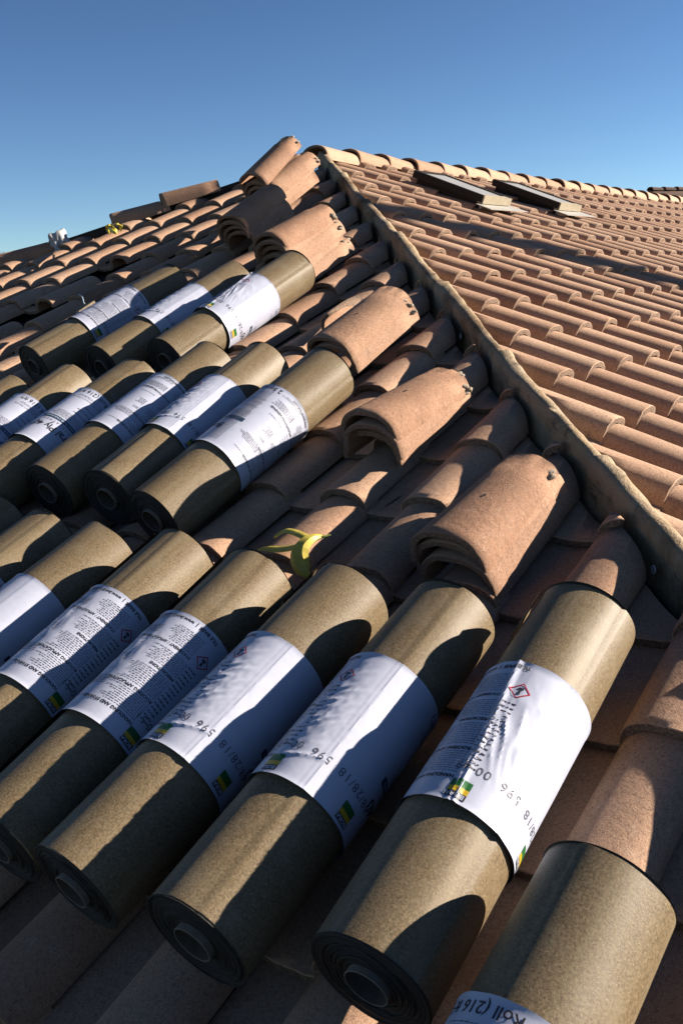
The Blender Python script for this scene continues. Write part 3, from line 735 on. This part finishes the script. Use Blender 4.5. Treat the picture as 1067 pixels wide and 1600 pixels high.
# the leaning tile by the peak and the stack under it
rnd = random.Random(77)
cap_thing(MA @ T(0.540, -1.433, 0.277) @ Rz(-0.057) @ Rx(0.248) @ Ry(-0.144), CAPS[1], "cap tile tilted steeply against the sky on the highest stack", "loose cap tiles stacked on the shaded slope", rnd, True)
for i in range(4):
    cap_thing(MA @ T(0.545 + rnd.gauss(0, 0.006), -1.425 + 0.01 * i, 0.215 - 0.036 * i) @ Rz(-0.06 + rnd.gauss(0, 0.02)) @ Rx(0.10), CAPS[(i + 2) % 5], f"{['upper', 'second', 'third', 'bottom'][i]} cap tile lying under the tilted one by the peak", "loose cap tiles stacked on the shaded slope", rnd, False, False)
cap_thing(MA @ T(0.575, -1.385, 0.205) @ Rz(-0.12) @ Rx(0.12), CAPS[3], "cap tile lying behind the tilted one, closest to the peak", "loose cap tiles stacked on the shaded slope", rnd, True)

# ------------------------------------------------------------------ banana peels
def sweep(name, pts, widths, thick, m, seg=10, flat=False):
    """a tapering tube (or a flattened strip) swept along points"""
    P = [Vector(p) for p in pts]; V, F = [], []; n = len(P); out = []
    steps = 6; C2 = []; W2 = []; K2 = []
    for i in range(n - 1):
        p0, p1, p2, p3 = P[max(i - 1, 0)], P[i], P[i + 1], P[min(i + 2, n - 1)]
        for s in range(steps):
            t = s / steps; C2.append(0.5 * ((2 * p1) + (-p0 + p2) * t + (2 * p0 - 5 * p1 + 4 * p2 - p3) * t * t + (-p0 + 3 * p1 - 3 * p2 + p3) * t ** 3))
            W2.append(widths[i] + (widths[i + 1] - widths[i]) * t); K2.append(thick[i] + (thick[i + 1] - thick[i]) * t)
    C2.append(P[-1]); W2.append(widths[-1]); K2.append(thick[-1])
    up = Vector((-S_, 0, C_))
    for i, c in enumerate(C2):
        d = (C2[min(i + 1, len(C2) - 1)] - C2[max(i - 1, 0)]).normalized(); side = d.cross(up).normalized(); u = side.cross(d).normalized()
        for k in range(seg):
            a = 2 * math.pi * k / seg; V.append(c + side * math.cos(a) * W2[i] + u * math.sin(a) * K2[i])
    for i in range(len(C2) - 1):
        for k in range(seg):
            a, b = i * seg + k, i * seg + (k + 1) % seg; F.append((a, b, b + seg, a + seg))
    F.append(tuple(range(seg))[::-1]); F.append(tuple((len(C2) - 1) * seg + k for k in range(seg)))
    return mesh(name, V, F, m, None, 38)
def rel(px): 
    return [on_slope_a(x, y, n) for x, y, n in px]
root_p = on_slope_a(470, 870, 0.11)
bp = tag(empty("banana_peel", Matrix.Translation(root_p)), "yellow-green banana peel draped on a tile above the nearest rolls", "banana peel")
inv = Matrix.Translation(-root_p)
def bpart(nm, px, w, t, m): obj(nm, sweep(nm, [inv @ p for p in rel(px)], w, t, m, 6), bp)
bpart("body", [(503, 838, .128), (492, 840, .134), (480, 846, .138), (470, 858, .134), (468, 874, .118), (474, 890, .095), (482, 900, .075)], [.006, .014, .024, .0285, .027, .023, .011], [.005, .010, .014, .016, .014, .011, .005], M_BANANA)
bpart("stem", [(517, 836, .124), (508, 838, .127), (500, 839, .130)], [.0025, .0035, .006], [.0025, .0035, .005], M_STEM)
bpart("skin_strip", [(482, 842, .130), (466, 834, .128), (448, 829, .120), (436, 834, .112), (428, 840, .108)], [.012, .013, .012, .009, .003], [.0035] * 5, M_BANANA)
bpart("skin_strip", [(470, 852, .126), (455, 856, .118), (436, 858, .108), (418, 857, .098), (404, 859, .085)], [.014, .017, .017, .013, .004], [.0035] * 5, M_BANANA)
bpart("skin_strip", [(464, 880, .085), (458, 878, .08), (450, 872, .075), (447, 869, .075)], [.005, .004, .003, .001], [.002] * 4, M_STEM)
root_p = on_slope_a(180, 360, 0.10)
bp = tag(empty("banana_peel", Matrix.Translation(root_p)), "small crumpled yellow banana peel near the skyline on the left", "banana peel")
inv = Matrix.Translation(-root_p)
bpart("body", [(171, 352, .13), (174, 356, .14), (179, 361, .13), (183, 365, .11)], [.012, .022, .024, .010], [.010, .016, .018, .008], M_BANANA)
bpart("skin_strip", [(174, 352, .13), (182, 350, .16), (189, 353, .14), (189, 361, .11)], [.012, .018, .018, .008], [.004] * 4, M_BANANA)
bpart("skin_strip", [(176, 356, .14), (170, 351, .17), (168, 356, .13), (171, 365, .10)], [.012, .016, .014, .006], [.004] * 4, M_BANANA)

# ------------------------------------------------------------------ small debris
p0 = on_slope_a(122, 489, 0.125); p1 = on_slope_a(147, 472, 0.135); d = p1 - p0
lt = Matrix.Translation(p0) @ d.to_track_quat('Y', 'Z').to_matrix().to_4x4()
v, f = box(-0.016, 0.016, 0, d.length, -0.008, 0.010)
tag(obj("wood_offcut", bevelled("wood_offcut", (v, f), M_WOOD, 0.002), None, lt), "short pale wooden offcut lying on the tiles left of the upper-row rolls", "offcut")
tag(obj("string_scrap", sweep("string_scrap", [on_slope_a(*q) for q in ((124, 460, .15), (129, 464, .17), (131, 471, .16), (133, 475, .145))], [.002] * 4, [.002] * 4, M_STRING, 6), None), "curl of pale blue string above the wooden offcut", "string")
tw = sweep("twig", [on_slope_a(*q) for q in ((600, 792, .075), (610, 786, .082), (622, 778, .078), (628, 775, .08))], [.002, .0035, .003, .001], [.002, .003, .003, .001], M_BARK, 6)
tag(obj("twig", tw), "thin dark twig lying in a tile channel left of the nearest tile stack", "twig")
p = on_slope_a(512, 520, 0.11)
sl_ = cut_mesh(CAPS[2], [(Vector((-0.06, 0, 0)), Vector((1, 0.12, 0)))])
tag(obj("broken_cap_tile", sl_, None, Matrix.Translation(p) @ MA.to_3x3().to_4x4() @ T(0.09, 0, -0.01) @ Rz(0.05)), "narrow broken cap tile sliver beside the low stack", "broken tile")

# ------------------------------------------------------------------ beyond the roof: a neighbour's roof and a bare tree
d0 = pixel_ray(1040, 299); P0 = CAM + d0 * 34
nb = tag(empty("neighbour_house", Matrix.Translation((P0.x, P0.y, -6.4)) @ Rz(math.atan2(RIGHT.y, RIGHT.x) + 0.35)), "dark tiled roof of a neighbouring house beyond the far end of the ridge", "house")
hz = P0.z + 6.4 + 0.05
RW, RLn, PIT = 4.5, 9.0, 0.42
v = [(-0.6, -RW, hz - RW * PIT), (RLn, -RW, hz - RW * PIT), (RLn, 0, hz), (-0.6, 0, hz), (-0.6, RW, hz - RW * PIT), (RLn, RW, hz - RW * PIT)]
v += [(a, b, c - 0.18) for a, b, c in v]
f = [(0, 1, 2, 3), (3, 2, 5, 4), (6, 9, 8, 7), (9, 10, 11, 8), (0, 3, 9, 6), (3, 4, 10, 9), (1, 7, 8, 2), (2, 8, 11, 5), (0, 6, 7, 1), (4, 5, 11, 10)]
obj("roof", mesh("roof", v, f, M_DARKROOF), nb)
ncap = arch_tile("ridge_cap", 40, 0.5, 0.16, 0.11, 0.14, 0.09, 0.02, 0.5, 10, M_DARKROOF)
for i in range(20): obj("ridge_cap", ncap, nb, T(-0.6 + 0.47 * i, 0, hz - 0.02) @ Rz(-math.pi / 2) @ Rx(-0.04))
v, f = box(0, RLn - 0.6, -RW + .6, RW - .6, 0, hz - RW * PIT - 0.05); obj("wall", mesh("wall", v, f, M_STUCCO), nb)

tip = MA @ Vector((0.72, -1.75, 0.42)); base = tip + SUN * 14.2
up_ = tag(empty("utility_pole", Matrix.Translation((base.x, base.y, -6.4))), "weathered wooden utility pole in the yard on the sunny side", "utility pole")
V, F = [], []; ph = base.z + 6.4; sg = 14
for z_, r_ in ((0, 0.26), (ph * 0.5, 0.24), (ph - 0.02, 0.22), (ph, 0.20)):
    for q in range(sg): V.append((r_ * math.cos(2 * math.pi * q / sg), r_ * math.sin(2 * math.pi * q / sg), z_))
for j in range(3):
    for q in range(sg): a, b = j * sg + q, j * sg + (q + 1) % sg; F.append((a, b, b + sg, a + sg))
F.append(tuple(3 * sg + q for q in range(sg)))
obj("post", mesh("post", V, F, M_WOOD, None, 50), up_)
for z_ in (0.55, 1.1): obj("step_bolt", mesh("step_bolt", *box(-0.01, 0.01, -0.33, -0.19, ph - z_ - 0.01, ph - z_ + 0.01), M_SCREW), up_)
d0 = pixel_ray(6, 366); P0 = CAM + d0 * 45
tr = tag(empty("bare_tree", Matrix.Translation((P0.x, P0.y, -6.4))), "leafless tree whose top twigs peep over the roof at the far left", "tree")
def limb(V, F, a, b, r0, r1, seg=6):
    d = (b - a).normalized(); s = d.orthogonal().normalized(); u = d.cross(s); k = len(V)
    for p, r in ((a, r0), (b, r1)):
        for q in range(seg): V.append(p + (s * math.cos(2 * math.pi * q / seg) + u * math.sin(2 * math.pi * q / seg)) * r)
    for q in range(seg): F.append((k + q, k + (q + 1) % seg, k + seg + (q + 1) % seg, k + seg + q))
rnd = random.Random(4); Ht = P0.z + 6.4 + 0.10
V, F = [], []; limb(V, F, Vector((0, 0, 0)), Vector((0.1, 0.05, Ht * 0.3)), 0.22, 0.16, 10); obj("trunk", mesh("trunk", V, F, M_BARK, None, 60), tr)
V, F = [], []
def grow(a, d, L, r, lev):
    b = a + d * L; limb(V, F, a, b, r, r * 0.65, 6 if lev < 2 else 4)
    if lev >= 5: return
    for q in range(3 if lev < 4 else 4):
        nd = (d + Vector((rnd.gauss(0, .55), rnd.gauss(0, .55), rnd.gauss(0.12, .25)))).normalized()
        if b.z + nd.z * L * 0.75 < Ht: grow(b, nd, L * 0.75, r * 0.6, lev + 1)
grow(Vector((0.1, 0.05, Ht * 0.29)), Vector((0, 0, 1)), Ht * 0.2, 0.15, 0)
obj("crown", mesh("crown", V, F, M_BARK, None, 60), tr)
